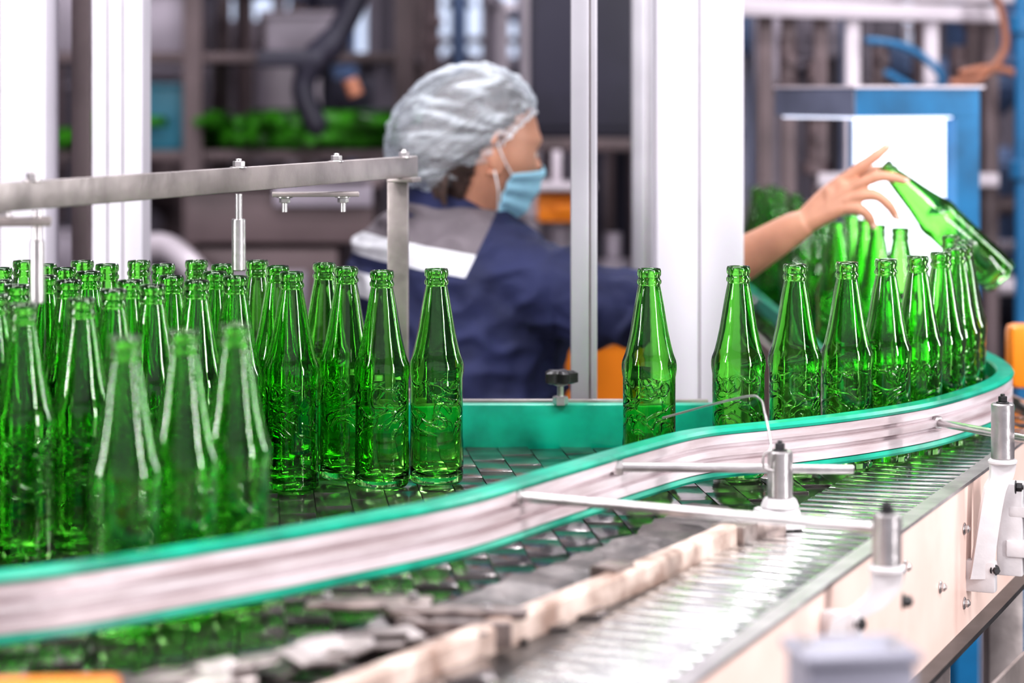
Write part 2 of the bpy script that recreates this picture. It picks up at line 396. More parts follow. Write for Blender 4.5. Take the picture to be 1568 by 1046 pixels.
for (tt, z) in [(-.02, .90), (.30, .875), (.42, .90), (.42, .84), (.56, .82), (.62, .92), (.78, .87), (.9, .91), (.9, .83)]:
    p = E1+ld*tt+ln*0.004; bm_bolt(bm, (p.x, p.y, z), ln, .0045, .004, .003)
add('side_bolts', bm, M['steel'], conv)
dv = smooth_path([(-.17, 1.60, 0), (-.032, 1.85, 0), (.06, 2.02, 0), (.135, 2.16, 0), (.205, 2.30, 0)], 5)
sweep('divider_edge', [(p.x, p.y) for p in dv], [(-.008, .935), (.010, .935), (.010, .966), (.007, .969), (-.005, .969), (-.008, .966)], M['worn'], conv)
bm = bmesh.new()
bm_beam(bm, (.078, 2.07, .952), (.095, 2.10, .952), .026, .042); bm_beam(bm, (.205, 2.300, .952), (.222, 2.33, .952), .034, .03)
bm_box(bm, (.235, 2.345, .958), (.05, .04, .02), rotz(20))
add('divider_clamps', bm, M['tan'], conv)
bm = bmesh.new()
def chain_strip(path, pitch, hw, z, tilt):
    cp = smooth_path(path, 24); acc = 0; last = cp[0]
    for i in range(1, len(cp)-1):
        acc += (cp[i]-last).length; last = cp[i]
        if acc >= pitch:
            acc = 0
            d = (cp[i+1]-cp[i-1]).normalized(); n = Vector((d.y, -d.x, 0))
            Rm = Matrix((n, d, Vector((0, 0, 1)))).transposed() @ Matrix.Rotation(math.radians(-tilt+random.uniform(-4, 4)), 3, 'X') @ rotz(random.uniform(-5, 5)) @ Matrix.Rotation(math.radians(random.uniform(-5, 5)), 3, 'Y')
            h = pitch*.50
            sh = [(-hw, -h*.3), (-hw*.5, -h), (hw*.5, -h), (hw, -h*.3), (hw, h*.7), (hw*.5, h*.75), (.0, h*1.1), (-hw*.5, h*.75), (-hw, h*.7)]
            c = cp[i]+Vector((0, 0, DECK+z))
            t = bmesh.new()
            a = [t.verts.new(c+Rm @ Vector((x, y2, -.0017))) for x, y2 in sh]; b = [t.verts.new(c+Rm @ Vector((x, y2, .0017))) for x, y2 in sh]
            t.faces.new(list(reversed(a))); t.faces.new(b)
            for q in range(len(sh)): t.faces.new((a[q], a[(q+1) % len(sh)], b[(q+1) % len(sh)], b[q]))
            bmesh.ops.bevel(t, geom=t.edges[:], offset=.0006, segments=1, affect='EDGES')
            merge(bm, t)
            bm_cyl(bm, c+d*pitch*.5-n*hw*.3-Vector((0, 0, .003)), c+d*pitch*.5+n*hw*.3-Vector((0, 0, .003)), .0025, seg=8)
chain_strip([(.205, 2.46, 0), (.172, 2.35, 0), (.115, 2.225, 0), (.04, 2.09, 0), (-.04, 1.955, 0), (-.125, 1.84, 0), (-.21, 1.75, 0), (-.33, 1.68, 0), (-.5, 1.62, 0)], .037, .036, .008, 13)
add('chain_plates', bm, M['chain'], conv, smooth=False)
bm = bmesh.new()
for i in range(20):
    c = Vector((-.05-.0125*i+random.uniform(-.012, .012), 1.89-.011*i+random.uniform(-.012, .012)-.03, DECK+.013+random.uniform(0, .006)))
    Rm = rotz(35+random.uniform(-30, 30)) @ Matrix.Rotation(math.radians(random.uniform(-25, 25)), 3, 'X')
    bm_box(bm, c, (.036, .026, .003), Rm, .0008)
add('loose_chain_links', bm, M['steelbar'], conv)
bm = bmesh.new()
bm_box(bm, (-.115, 1.955, DECK+.017), (.10, .045, .004), rotz(-3)); bm_box(bm, (-.04, 1.905, DECK+.020), (.105, .022, .006), rotz(-5)); bm_box(bm, (-.045, 1.872, DECK+.010), (.09, .010, .02), rotz(-5)); bm_box(bm, (-.085, 1.90, DECK+.018), (.012, .07, .006), rotz(25))
add('scraper_plates', bm, M['tan'], conv)
bm = bmesh.new()
for p in [(-.15, 1.955), (-.08, 1.955), (-.02, 1.905)]: bm_bolt(bm, (p[0], p[1], DECK+.020), (0, 0, 1), .004, .004)
add('scraper_bolts', bm, M['steel'], conv)

# ------------------------------------------------------------------ guide rail (S curve)
rail = empty('guide_rail')
rp = smooth_path([(-1.35, 1.70, 0), (-.80, 1.715, 0), (-.55, 1.735, 0), (-.378, 1.785, 0), (-.228, 1.915, 0), (-.143, 2.005, 0), (-.048, 2.118, 0), (.0406, 2.275, 0), (.128, 2.432, 0), (.195, 2.535, 0), (.278, 2.595, 0), (.375, 2.668, 0),
                  (.470, 2.765, 0), (.545, 2.88, 0), (.60, 2.99, 0), (.633, 3.10, 0), (.642, 3.24, 0), (.635, 3.4, 0), (.612, 3.62, 0), (.584, 3.85, 0), (.576, 4.3, 0), (.576, 5.05, 0)], 8)
rp = [(p.x, p.y) for p in rp]
sweep('rail_profile', rp, [(-.006, .980), (.004, .980), (.009, .981), (.009, .990), (.002, .991), (.002, .995), (.009, .996), (.0095, 1.003), (.002, 1.004), (.002, 1.008), (.009, 1.009), (.009, 1.018), (.004, 1.019), (-.006, 1.019)], M['alu'], rail, 20)
sweep('top_wear_strip', rp, [(-.012, 1.004), (-.006, 1.004), (-.006, 1.019), (.010, 1.019), (.011, 1.022), (.009, 1.0255), (-.010, 1.0255), (-.012, 1.023)], M['teal'], rail)
sweep('bottom_wear_strip', rp, [(-.012, .975), (-.010, .973), (.009, .973), (.011, .976), (.010, .980), (-.006, .980), (-.006, .994), (-.012, .994)], M['teal'], rail)
gb = empty('teal_guide_beam')
bm = bmesh.new(); bm_box(bm, (-.55, 2.94, .9735), (1.59, .022, .055), None, .002); add('beam_face', bm, M['teal'], gb)
bm = bmesh.new(); bm_box(bm, (-.55, 2.957, .978), (1.58, .010, .052), None, .001)
for x in (-1.0, -.5, -.02, .2): bm_box(bm, (x, 2.966, .962), (.03, .012, .022))
add('beam_backing', bm, M['steelbar'], gb)
ir = empty('inner_guide_rail')
sweep('strip', [(.447, 3.33), (.449, 3.8), (.449, 5.05)], [(-.004, .985), (.004, .985), (.004, 1.012), (-.004, 1.012)], M['teal'], ir)
bm = bmesh.new()
for yy in (3.4, 3.9, 4.4, 5.0): bm_cyl(bm, (.443, yy, .998), (.436, yy, .998), .006); bm_cyl(bm, (.434, yy, DECK+.001), (.434, yy, 1.01), .005)
add('standoffs', bm, M['steel'], ir)

# ------------------------------------------------------------------ rail clamps
def clamp(cx, cy, z0, z1, rodA, rodB, r=.0115, foot='plate', footz=.90, fx=-.03):
    e = empty('rail_support_clamp')
    bm = bmesh.new()
    prof = [(0, z0), (r-.001, z0), (r, z0+.001), (r, z1-.0015), (r-.0015, z1), (0.004, z1), (0, z1)]
    lathe_bm(bm, prof, 32, Matrix.Translation((cx, cy, 0)))
    add('clamp_barrel', bm, M['steel'], e)
    bm = bmesh.new(); bm_bolt(bm, (cx, cy, z1), (0, 0, 1), .0048, .006, .004); add('top_bolt', bm, M['dark'], e)
    bm = bmesh.new(); bm_cyl(bm, rodA, rodB, .0045, seg=20)
    d = (Vector(rodA)-Vector(rodB)).normalized()
    bm_cyl(bm, Vector(rodA)-d*.004, Vector(rodA)+d*.006, .008, seg=6)
    add('rod', bm, M['steel'], e)
    bm = bmesh.new()
    if foot == 'plate':
        bm_cyl(bm, (cx, cy, z0), (cx, cy, z0-.006), r*1.25, seg=28)
        pts = smooth_path([(cx, cy, z0-.006), (cx-.002, cy, z0-.020), (cx+fx*.40, cy, z0-.034), (cx+fx*.75, cy, (z0+footz)/2-.012), (cx+fx, cy, footz+.012), (cx+fx*1.05, cy, footz)], 4)
        rings = []
        for i, p in enumerate(pts):
            w = .016-.003*math.sin(i/len(pts)*3.1)
            rings.append([p+Vector(q) for q in ((-w*.85, -.006, 0), (w*.85, -.006, 0), (w*.85, .006, 0), (-w*.85, .006, 0))])
        t = bmesh.new(); bm_rings(t, rings); bmesh.ops.recalc_face_normals(t, faces=t.faces[:]); merge(bm, t)
        bm_box(bm, (cx+fx*1.05, cy+.004, footz+.002), (.034, .016, .034), R, .003)
    else:
        bm_cyl(bm, (cx, cy, z0), (cx, cy, z0-.01), r*1.3, r*1.5, seg=28)
        bm_box(bm, (cx-.003, cy, z0-.017), (.040, .030, .014), rotz(15), .004)
        bm_box(bm, (cx-.008, cy+.004, (z0-.024+DECK)/2+.0012), (.055, .045, z0-.024-DECK-.0026), rotz(15), .002)
    add('bracket_arm', bm, M['white2'], e)
    bm = bmesh.new(); pp = Vector((cx+r, cy-r*.3, z0-.03)); bm_bolt(bm, pp, (1, -.3, 0), .005, .006, .003)
    if foot == 'plate':
        bm_bolt(bm, (cx+fx+.012, cy-.006, footz+.01), (.3, -1, 0), .004, .005)
    add('side_screws', bm, M['dark'], e)
    return e
clamp(.318, 2.05, .979, 1.023, (.006, 2.195, 1.0125), (.3175, 2.052, 1.009), r=.0125, footz=.92, fx=-.036)
c2 = clamp(.263, 2.372, .982, 1.028, (.105, 2.374, 1.0115), (.335, 2.37, 1.010), r=.0125, foot='block')
clamp(.530, 2.61, .984, 1.044, (.489, 2.78, 1.000), (.585, 2.56, 1.005), r=.0125, footz=.855, fx=-.022)
hose('wire_guide', [(.255, 2.362, 1.01), (.246, 2.36, 1.014), (.246, 2.358, 1.026), (.253, 2.36, 1.034), (.251, 2.40, 1.062), (.250, 2.44, 1.07), (.235, 2.47, 1.068), (.16, 2.56, 1.035)], .0012, M['steel'], c2)

sm = empty('mounting_block_stack')
bm = bmesh.new()
bm_box(bm, (.545, 2.635, .905), (.028, .03, .10), R, .002); bm_box(bm, (.556, 2.63, .885), (.03, .034, .018), R, .002); bm_box(bm, (.556, 2.63, .925), (.026, .03, .012), R, .002)
add('block', bm, M['white2'], sm)
bm = bmesh.new(); bm_cyl(bm, (.57, 2.61, .86), (.57, 2.61, .96), .004); bm_bolt(bm, (.57, 2.61, .935), (0, 0, 1), .007, .006); bm_bolt(bm, (.57, 2.61, .895), (0, 0, 1), .007, .006)
add('threaded_stud', bm, M['steel'], sm)

ct = empty('cable_tray')
sweep('tray', [(.25, 1.80), (.56, 2.50), (.75, 2.95)], [(-.03, .76), (.09, .76), (.09, .80), (.086, .80), (.086, .764), (-.026, .764), (-.026, .80), (-.03, .80)], M['steelbar'], ct)
for k in range(3):
    hose('cable_%d' % (k+1), [(.27+k*.018, 1.80, .772), (.40+k*.018, 2.1, .774), (.48+k*.02, 2.26, .772), (.60+k*.018, 2.5, .774), (.76+k*.018, 2.9, .772)], .006, M['dark'], ct)
bm = bmesh.new()
for p in [(.36, 1.98), (.56, 2.46)]: bm_box(bm, (p[0], p[1], .76/2+FLOOR/2), (.03, .03, .755-FLOOR))
add('tray_legs', bm, M['steelbar'], ct)

jb = empty('junction_box')
bm = bmesh.new(); bm_box(bm, (.213, 1.52, .990), (.070, .055, .072), rotz(8), .005); bm_box(bm, (.213, 1.52, 1.029), (.076, .061, .006), rotz(8), .002)
add('enclosure', bm, M['greybox'], jb)
bm = bmesh.new(); bm_box(bm, (.213, 1.52, .954/2+FLOOR/2), (.035, .035, .954-FLOOR)); bm_box(bm, (.213, 1.52, FLOOR+.006), (.12, .12, .012)); add('stand', bm, M['greybox'], jb)
bm = bmesh.new()
for dx in (-.028, .028): bm_bolt(bm, (.213+dx, 1.52, 1.032), (0, 0, 1), .004, .004)
bm_cyl(bm, (.250, 1.52, .99), (.266, 1.52, .99), .01); add('glands', bm, M['steel'], jb)
og = empty('orange_guard_bar')
bm = bmesh.new(); bm_beam(bm, (-.75, 1.50, .994), (-.250, 1.53, .997), .04, .020, .004); add('bar', bm, M['orange'], og)
bm = bmesh.new()
for x in (-.7, -.45, -.28): bm_cyl(bm, (x, 1.512, DECK+.0005), (x, 1.512, .99), .008)
add('bar_posts', bm, M['steelbar'], og)

# ------------------------------------------------------------------ overhead adjustment frame (left)
fr = empty('overhead_guide_frame')
bm = bmesh.new()
bm_beam(bm, (-.70, 1.525, 1.285), (-.122, 3.008, 1.2875), .012, .026, .002)
bm_box(bm, (-.141, 2.992, (1.275+.961)/2), (.026, .010, 1.275-.961), rotz(-10), .002)
bm_box(bm, (-.141, 2.988, 1.005), (.05, .012, .016), None, .001)
bm_box(bm, (-.133, 2.975, 1.272), (.034, .03, .006), rotz(-20), .001)
bm_box(bm, (-.227, 2.79, 1.262), (.10, .034, .005), rotz(6), .001)
bm_box(bm, (-.455, 2.20, 1.262), (.07, .028, .008), rotz(10), .002)
bm_box(bm, (-.655, 1.64, 1.115), (.026, .012, .33), rotz(-10), .002)
add('bar', bm, M['steelbar'], fr)
bm = bmesh.new()
for (x, yy) in [(-.436, 2.2), (-.291, 2.573), (-.2034, 2.80), (-.133, 2.975)]: bm_bolt(bm, (x, yy, 1.299), (0, 0, 1), .0065, .006, .004)
bm_bolt(bm, (-.462, 2.2, 1.267), (0, 0, 1), .006, .012, .006)
for (x, yy) in [(-.195, 2.79), (-.262, 2.785)]: bm_bolt(bm, (x, yy, 1.2595), (0, 0, -1), .0065, .006, .012)
bm_cyl(bm, (-.291, 2.573, 1.272), (-.291, 2.573, 1.232), .0038)
bm_cyl(bm, (-.291, 2.573, 1.245), (-.291, 2.573, 1.19), .0075)
bm_cyl(bm, (-.432, 2.2, 1.272), (-.432, 2.2, 1.235), .0045); bm_cyl(bm, (-.432, 2.2, 1.245), (-.432, 2.2, 1.188), .0065)
add('studs', bm, M['steel'], fr)

# ------------------------------------------------------------------ posts / columns
def column(name, x0, x1, y0, y1, z0, z1, m, seams=(), gm=None, plate=.025):
    e = empty(name); bm = bmesh.new(); xs = [x0]+list(seams)+[x1]
    for a, b in zip(xs[:-1], xs[1:]): bm_box(bm, ((a+b)/2, (y0+y1)/2, (z0+z1)/2), (b-a-.0015, y1-y0, z1-z0), None, .003)
    bm_box(bm, ((x0+x1)/2, (y0+y1)/2, z0+.006), (x1-x0+plate, y1-y0+plate*2, .012), None, .002)
    bm_box(bm, ((x0+x1)/2, (y0+y1)/2, z1), (x1-x0+.008, y1-y0+.01, .012), None, .002)
    add('shaft', bm, m, e)
    if len(xs) > 2:
        bm = bmesh.new()
        for s in seams: bm_box(bm, (s, y0+(y1-y0)/2+.002, (z0+z1)/2), (.004, y1-y0-.004, z1-z0-.03), None, 0)
        add('seam', bm, gm or M['groove'], e)
    return e
column('white_column', .197, .3175, 3.30, 3.40, FLOOR, 2.6, M['white'], (.256,))
column('white_column', -.735, -.636, 3.30, 3.40, FLOOR, 2.6, M['white'], (-.70,))
column('white_column', -.578, -.507, 3.32, 3.40, FLOOR, 2.6, M['white'], (-.556, -.535))
column('brown_steel_post', -.632, -.606, 3.46, 3.49, FLOOR, 2.6, M['brownpost'])
column('aluminium_post', .0734, .108, 3.04, 3.07, FLOOR, 2.6, M['post'], (.098,))
column('aluminium_post', .199, .240, 4.02, 4.06, FLOOR, 2.6, M['post'], (.225,))
tb = empty('enclosure_top_beam'); bm = bmesh.new(); bm_beam(bm, (-.80, 3.35, 2.64), (.4, 3.35, 2.64), .06, .06); bm_beam(bm, (.09, 3.0, 2.64), (.09, 3.35, 2.64), .05, .05); add('beam', bm, M['white'], tb)
kn = empty('hand_knob')
bm = bmesh.new(); lathe_bm(bm, [(0, .0), (.004, .0), (.004, .022), (.009, .024), (.010, .029), (.0, .030)], 20, Matrix.Translation((.0586, 2.925, 1.002)))
add('stem', bm, M['steel'], kn)
bm = bmesh.new()
ring0 = []
for z, sc in [(1.027, .7), (1.029, 1.0), (1.040, 1.0), (1.043, .75)]:
    ring0.append([Vector((.0586+sc*(.017+.0045*math.cos(5*a))*math.cos(a), 2.925+sc*(.017+.0045*math.cos(5*a))*math.sin(a), z)) for a in [2*math.pi*i/60 for i in range(60)]])
bm_rings(bm, ring0); add('lobed_head', bm, M['dark'], kn)
bm = bmesh.new(); bm_cyl(bm, (.0586, 2.925, 1.0015), (.0586, 2.925, 1.012), .0095, seg=6); add('nut', bm, M['steel'], kn)

# ------------------------------------------------------------------ inspection light box
lb = empty('inspection_light_box')
A = Vector((.583, 4.10, 0)); ab = Vector((.23, .10, 0)); ac = Vector((-.111, .20, 0))
def quadprism(name, pts, z0, z1, m):
    return prism(name, [(p.x, p.y) for p in pts], z0, z1, m, lb)
quadprism('hood', [A, A+ab, A+ab+ac, A+ac], 1.338, 1.386, M['bluebox'])
quadprism('hood_top_lid', [A-ab*.02-ac*.02, A+ab*1.03-ac*.02, A+ab*1.03+ac*1.02, A-ab*.02+ac*1.02], 1.386, 1.391, M['bglight'])
n2 = Vector((-ac.y, ac.x, 0)).normalized()
quadprism('hood_end_plate', [A+n2*.004, A+ac+n2*.004, A+ac+n2*.0005, A+n2*.0005], 1.338, 1.384, M['greyblue'])
quadprism('hood_diffuser', [A+ab*.02+ac*.04, A+ab*.80+ac*.04, A+ab*.80+ac*.96, A+ab*.02+ac*.96], 1.334, 1.3375, M['lightpanel'])
quadprism('column', [A+ab*.81, A+ab*1.0, A+ab*1.0+ac*.6, A+ab*.81+ac*.6], FLOOR, 1.3375, M['bluebox'])
pb = A+ac*.12+ab*.10
quadprism('light_panel', [pb, pb+ab*.70, pb+ab*.70+ac*.06, pb+ac*.06], 1.0, 1.333, M['lightpanel'])
quadprism('panel_back', [pb+ac*.065, pb+ab*.70+ac*.065, pb+ab*.70+ac*.12, pb+ac*.12], .98, 1.333, M['bluebox'])
box('base_plate', (.79, 4.24, FLOOR+.008), (.3, .3, .016), M['bluebox'], lb)

# ------------------------------------------------------------------ worker
wk = empty('factory_worker')
th = math.radians(50); F = Vector((math.cos(th), math.sin(th), 0)); Rr = Vector((math.sin(th), -math.cos(th), 0))
def ell(c, a, b, z, n=40, p=2.3):
    out = []
    for i in range(n):
        t = 2*math.pi*i/n; ct, st = math.cos(t), math.sin(t)
        out.append(Vector((c[0], c[1], z))+Rr*a*math.copysign(abs(ct)**(2/p), ct)+F*b*math.copysign(abs(st)**(2/p), st))
    return out
bm = bmesh.new()
secs = [(.64, .185, .145, -.105, 3.72), (.70, .188, .145, -.10, 3.725), (.80, .178, .135, -.095, 3.73), (.92, .180, .135, -.087, 3.74), (1.02, .192, .138, -.085, 3.742), (1.08, .196, .135, -.087, 3.742),
        (1.12, .188, .125, -.09, 3.742), (1.15, .165, .110, -.094, 3.742), (1.175, .13, .092, -.098, 3.742), (1.195, .095, .078, -.102, 3.742), (1.212, .068, .066, -.106, 3.742)]
bm_rings(bm, [ell((s[3], s[4]), s[1], s[2], s[0]) for s in secs])
bm_tube(bm, smooth_path([(-.035, 3.660, 1.114), (.02, 3.628, 1.100), (.10, 3.598, 1.072), (.165, 3.582, 1.060), (.215, 3.574, 1.068), (.258, 3.560, 1.090), (.298, 3.540, 1.112)], 4),
        [max(.046, .071-.00105*i) for i in range(25)], 24)
bm_tube(bm, smooth_path([(-.19, 3.83, 1.105), (-.215, 3.87, 1.05), (-.21, 3.93, .97), (-.18, 3.98, .92), (-.10, 4.02, .93), (-.03, 4.03, .95)], 4), [max(.044, .066-.001*i) for i in range(21)], 24)
bm = remesh(bm, .0055, 6)
for v in bm.verts:
    p = v.co; n = v.normal
    w = abs(noise.noise(Vector((p.x*9, p.y*9, p.z*16))))*.013-.003+noise.noise(p*24)*.003
    rdg = 1-abs(noise.noise(Vector((p.x*13+p.z*9, p.y*8, p.z*20-p.x*8))))*3.0
    w += .0075*max(0, rdg)
    if p.x > .06: w += .0035*math.sin(p.x*95+p.z*60+2.5*noise.noise(p*12))
    if p.z < 1.1 and p.x < .06: w += .005*noise.noise(Vector((p.x*26+p.y*26, 0, p.z*9)))
    v.co = p+n*(w-.003)
no = Vector((.14, 0, 1)).normalized()
def cut(co, nn): bmesh.ops.bisect_plane(bm, geom=bm.verts[:]+bm.edges[:]+bm.faces[:], plane_co=co, plane_no=nn)
for z in (1.109, 1.144, 1.048, 1.085): cut(Vector((-.10, 3.6, z)), no)
seam_no = Vector((1, 0, -.5)).normalized(); seam_co = Vector((-.034, 3.6, 1.176))
cut(seam_co, seam_no)
for f in bm.faces:
    c = f.calc_center_median(); f.smooth = True
    h = [(c-Vector((-.10, 3.6, z))).dot(no) for z in (1.144, 1.109, 1.085, 1.048)]
    if (c-seam_co).dot(seam_no) < 0 and c.y < 3.95:
        if h[0] > 0: f.material_index = 1
        elif h[1] > 0: f.material_index = 2
        elif h[2] < 0 < h[3] and c.x < -.20: f.material_index = 2
add('jacket', bm, M['navy'], wk, angle=80, extra=(M['grey'], M['stripe']))
bm = bmesh.new()
cc = [(1.190, .083, .076), (1.215, .076, .070), (1.238, .066, .062), (1.242, .062, .058), (1.236, .058, .055), (1.20, .06, .058)]
bm_rings(bm, [ell((-.104+(z-1.19)*.25, 3.742), a, b, z, 48, 2) for z, a, b in cc], cap=False)
for v in bm.verts: v.co += Vector((0, 0, .004*noise.noise(v.co*30)))
add('collar', bm, M['navy'], wk)
bm = bmesh.new()
c0 = Vector((-.105, 3.72, 0))
for sgn in (1, -1):
    hip = c0+Rr*.085*sgn+Vector((0, 0, .70)); kneep = c0+Rr*.10*sgn+F*.03+Vector((0, 0, .34)); ank = c0+Rr*.105*sgn-F*.01+Vector((0, 0, -.05))
    sp = smooth_path([hip, kneep, ank], 5); bm_tube(bm, sp, [.105, .099, .092, .085, .076, .070, .066, .062, .058, .055, .053], 20)
bm_rings(bm, [ell((c0.x, c0.y), .165, .12, z) for z in (.62, .68, .74, .80)])
bm = remesh(bm, .010, 6); add('trousers', bm, M['navy'], wk, angle=80)
bm = bmesh.new()
for sgn in (1, -1):
    a = c0+Rr*.105*sgn
    bm_tube(bm, [a-F*.05+Vector((0, 0, -.078)), a+F*.02+Vector((0, 0, -.075)), a+F*.09+Vector((0, 0, -.083)), a+F*.15+Vector((0, 0, -.09))], [.036, .040, .036, .026], 16)
    bm_tube(bm, [a-F*.02+Vector((0, 0, -.07)), a-F*.02+Vector((0, 0, -.03))], [.04, .042], 16)
bm = remesh(bm, .007, 3)
for v in bm.verts: v.co.z = max(v.co.z, FLOOR+.001)
add('shoes', bm, M['shoe'], wk, angle=80)

# head
HM = Matrix.Translation((-.050, 3.722, 1.291)) @ Matrix.Rotation(math.radians(27), 4, 'Z') @ Matrix.Rotation(math.radians(7), 4, 'Y') @ Matrix.Diagonal((1.05, 1.05, 1.06, 1))
def sst(a, b, x):
    t = max(0, min(1, (x-a)/(b-a))); return t*t*(3-2*t)
def headp(d, nose=True):
    x, y, z = d.x*.092, d.y*.074, d.z*.113
    lo = sst(-.01, -.10, z)
    y *= 1-.36*lo
    if x < 0: x *= 1-.35*lo
    else: x *= 1-.10*lo
    if x > 0: x += .010*sst(-.045, -.10, z)
    if x > .02:
        if nose:
            g = sst(.012, -.032, z)*(1-sst(-.036, -.048, z))
            x += .024*math.exp(-(y/.0105)**2)*g
            x += .006*math.exp(-(y/.020)**2)*math.exp(-((z+.062)/.012)**2)
            x -= .004*math.exp(-(y/.02)**2)*math.exp(-((z+.063)/.0025)**2)
        x -= .010*math.exp(-((abs(y)-.031)/.014)**2-((z-.002)/.012)**2)
        x += .004*math.exp(-((z-.024)/.009)**2)
    return Vector((x, y, z))
bm = bmesh.new(); bmesh.ops.create_uvsphere(bm, u_segments=112, v_segments=88, radius=1)
for v in bm.verts: v.co = HM @ headp(v.co.normalized())
add('head', bm, M['skin'], wk, angle=80)
bm = bmesh.new(); bm_tube(bm, smooth_path([(-.115, 3.755, 1.16), (-.097, 3.745, 1.20), (-.075, 3.733, 1.245), (-.060, 3.728, 1.275)], 3), [.054, .053, .051, .050, .049, .049, .049, .049, .047, .045], 24)
add('neck', bm, M['skin'], wk)
bm = bmesh.new()
for s in (1, -1):
    bmesh.ops.create_uvsphere(bm, u_segments=20, v_segments=14, radius=.0115, matrix=HM @ Matrix.Translation((.0665, s*.031, .001)))
add('eyes', bm, M['eye'], wk)
bm = bmesh.new()
for s in (1, -1):
    bmesh.ops.create_uvsphere(bm, u_segments=16, v_segments=12, radius=.0058, matrix=HM @ Matrix.Translation((.0730, s*.031, .001)))
    bm_tube(bm, [HM @ Vector((.078, s*.016, .019)), HM @ Vector((.079, s*.03, .023)), HM @ Vector((.068, s*.046, .018))], [.0018, .0026, .0014], 8)
    bm_tube(bm, [HM @ Vector((.077, s*.018, .007)), HM @ Vector((.0785, s*.03, .0105)), HM @ Vector((.069, s*.044, .006))], [.0012, .0020, .0016], 8)
add('iris_and_brows', bm, M['iris'], wk)
bm = bmesh.new()
for s in (1, -1):
    pts = [HM @ Vector((-.008+.0128*math.cos(a), s*(.074+.006*math.sin(a*.5)), -.004+.03*math.sin(a))) for a in [math.radians(-110+i*26) for i in range(11)]]
    bm_tube(bm, pts, [.0042]*11, 10)
    bmesh.ops.create_uvsphere(bm, u_segments=16, v_segments=12, radius=1, matrix=HM @ Matrix.Translation((-.006, s*.073, -.006)) @ Matrix.Diagonal((.012, .005, .024, 1)))
add('ears', bm, M['skin'], wk)
pn = Vector((.739, -.05, -.678)).normalized(); p0 = Vector((.040, 3.722, 1.350))
bm = bmesh.new(); bmesh.ops.create_uvsphere(bm, u_segments=96, v_segments=72, radius=1)
kill = []
for v in bm.verts:
    p = headp(v.co.normalized(), False)
    w = HM @ (p*1.03+Vector((-.003, 0, 0)))
    if p.z < -.082: kill.append(v)
    if p.x > -.030 and (w-p0).dot(pn) > -.012+.006*noise.noise(p*50): kill.append(v)
    v.co = w
bmesh.ops.delete(bm, geom=list(set(kill)), context='VERTS')
hr = add('hair', bm, M['hair'], wk, angle=80); so = hr.modifiers.new('s', 'SOLIDIFY'); so.thickness = .004; so.offset = -1
bm = bmesh.new()
for k in range(9):
    o = (k-4)*.009
    bm_tube(bm, smooth_path([HM @ Vector((-.062, o, -.03)), HM @ Vector((-.068, o, -.06)), HM @ Vector((-.062, o*.9, -.085+.004*(k % 3)))], 3), [.006, .0062, .006, .0058, .005, .0045, .003], 8)
bmesh.ops.create_uvsphere(bm, u_segments=24, v_segments=18, radius=1, matrix=Matrix.Translation((-.138, 3.71, 1.295)) @ Matrix.Diagonal((.036, .036, .036, 1)))
add('hair_bun', bm, M['hair'], wk)
# hair net
bm = bmesh.new(); bmesh.ops.create_uvsphere(bm, u_segments=200, v_segments=140, radius=1, matrix=Matrix.Rotation(math.radians(90), 4, 'X'))
TM = Matrix.Translation((-.0770, 3.722, 1.3205)) @ Matrix.Rotation(math.radians(-25), 4, 'Y')
kill = []
for v in bm.verts:
    d = v.co.normalized()
    q = Vector((d.x*.122, d.y*.095, d.z*.099))
    if d.x < 0: q.z *= 1-.08*abs(d.x)
    fold = .0035*noise.noise(Vector((d.x*3, d.y*9, d.z*7)))+.0034*abs(noise.noise(Vector((d.x*4+3, d.y*16, d.z*14))))
    q += d*fold*1.5
    w = TM @ q
    s = (w-p0).dot(pn)
    edge = .004*math.sin(math.atan2(w.y-3.722, w.z-1.29)*38)
    if s > .0+edge*.3: kill.append(v)
    else:
        near = sst(-.022, 0, s)
        w += (Vector((-.04, 3.722, 1.30))-w)*(.06*near)
        w += d*edge*near*.55
    v.co = w
bmesh.ops.delete(bm, geom=kill, context='VERTS')
bedges = [e for e in bm.edges if e.is_boundary]
bv = sorted({v for e in bedges for v in e.verts}, key=lambda v: math.atan2(v.co.y-3.722, (v.co-p0).dot(Vector((.678, 0, .739)))+.09))
bpts = [v.co.copy() for v in bv]
add('hair_net', bm, M['net'], wk, angle=80)
bm = bmesh.new()
bp2 = bpts[::3]+[bpts[0]]
bm_tube(bm, bp2, [.0016]*len(bp2), 8, caps=False); add('net_elastic', bm, M['strap'], wk)
# mask
bm = bmesh.new(); NU, NV = 44, 30; grid = []
for j in range(NV+1):
    t = j/NV; row_ = []
    for i in range(NU+1):
        u = i/NU*2-1
        az = u*math.radians(76)
        zt = -.018+.010*(1-abs(u))-t*(.100+.010*(1-abs(u))) - .012*abs(u)*(1-t) + .026*abs(u)**1.5*t
        zz = max(-.99, zt/.113); c = math.sqrt(max(.02, 1-zz*zz))
        if t > .86: c *= 1-.2*(t-.86)/.14
        d = Vector((c*math.cos(az), c*math.sin(az), zz)); p = headp(d, False)
        bulge = .015*math.cos(u*math.pi/2)**1.2*math.sin(math.pi*min(1, .12+t*.88))**.6 if abs(u) < 1 else 0
        off = .0035+bulge+.0016*math.sin(t*math.pi*7)
        outv = Vector((math.cos(az), math.sin(az), -.15)).normalized()
        row_.append(bm.verts.new(HM @ (p+outv*off)))
    grid.append(row_)
for j in range(NV):
    for i in range(NU): bm.faces.new((grid[j][i], grid[j][i+1], grid[j+1][i+1], grid[j+1][i]))
mk = add('face_mask', bm, M['mask'], wk, angle=80); so = mk.modifiers.new('s', 'SOLIDIFY'); so.thickness = .0012
bm = bmesh.new()
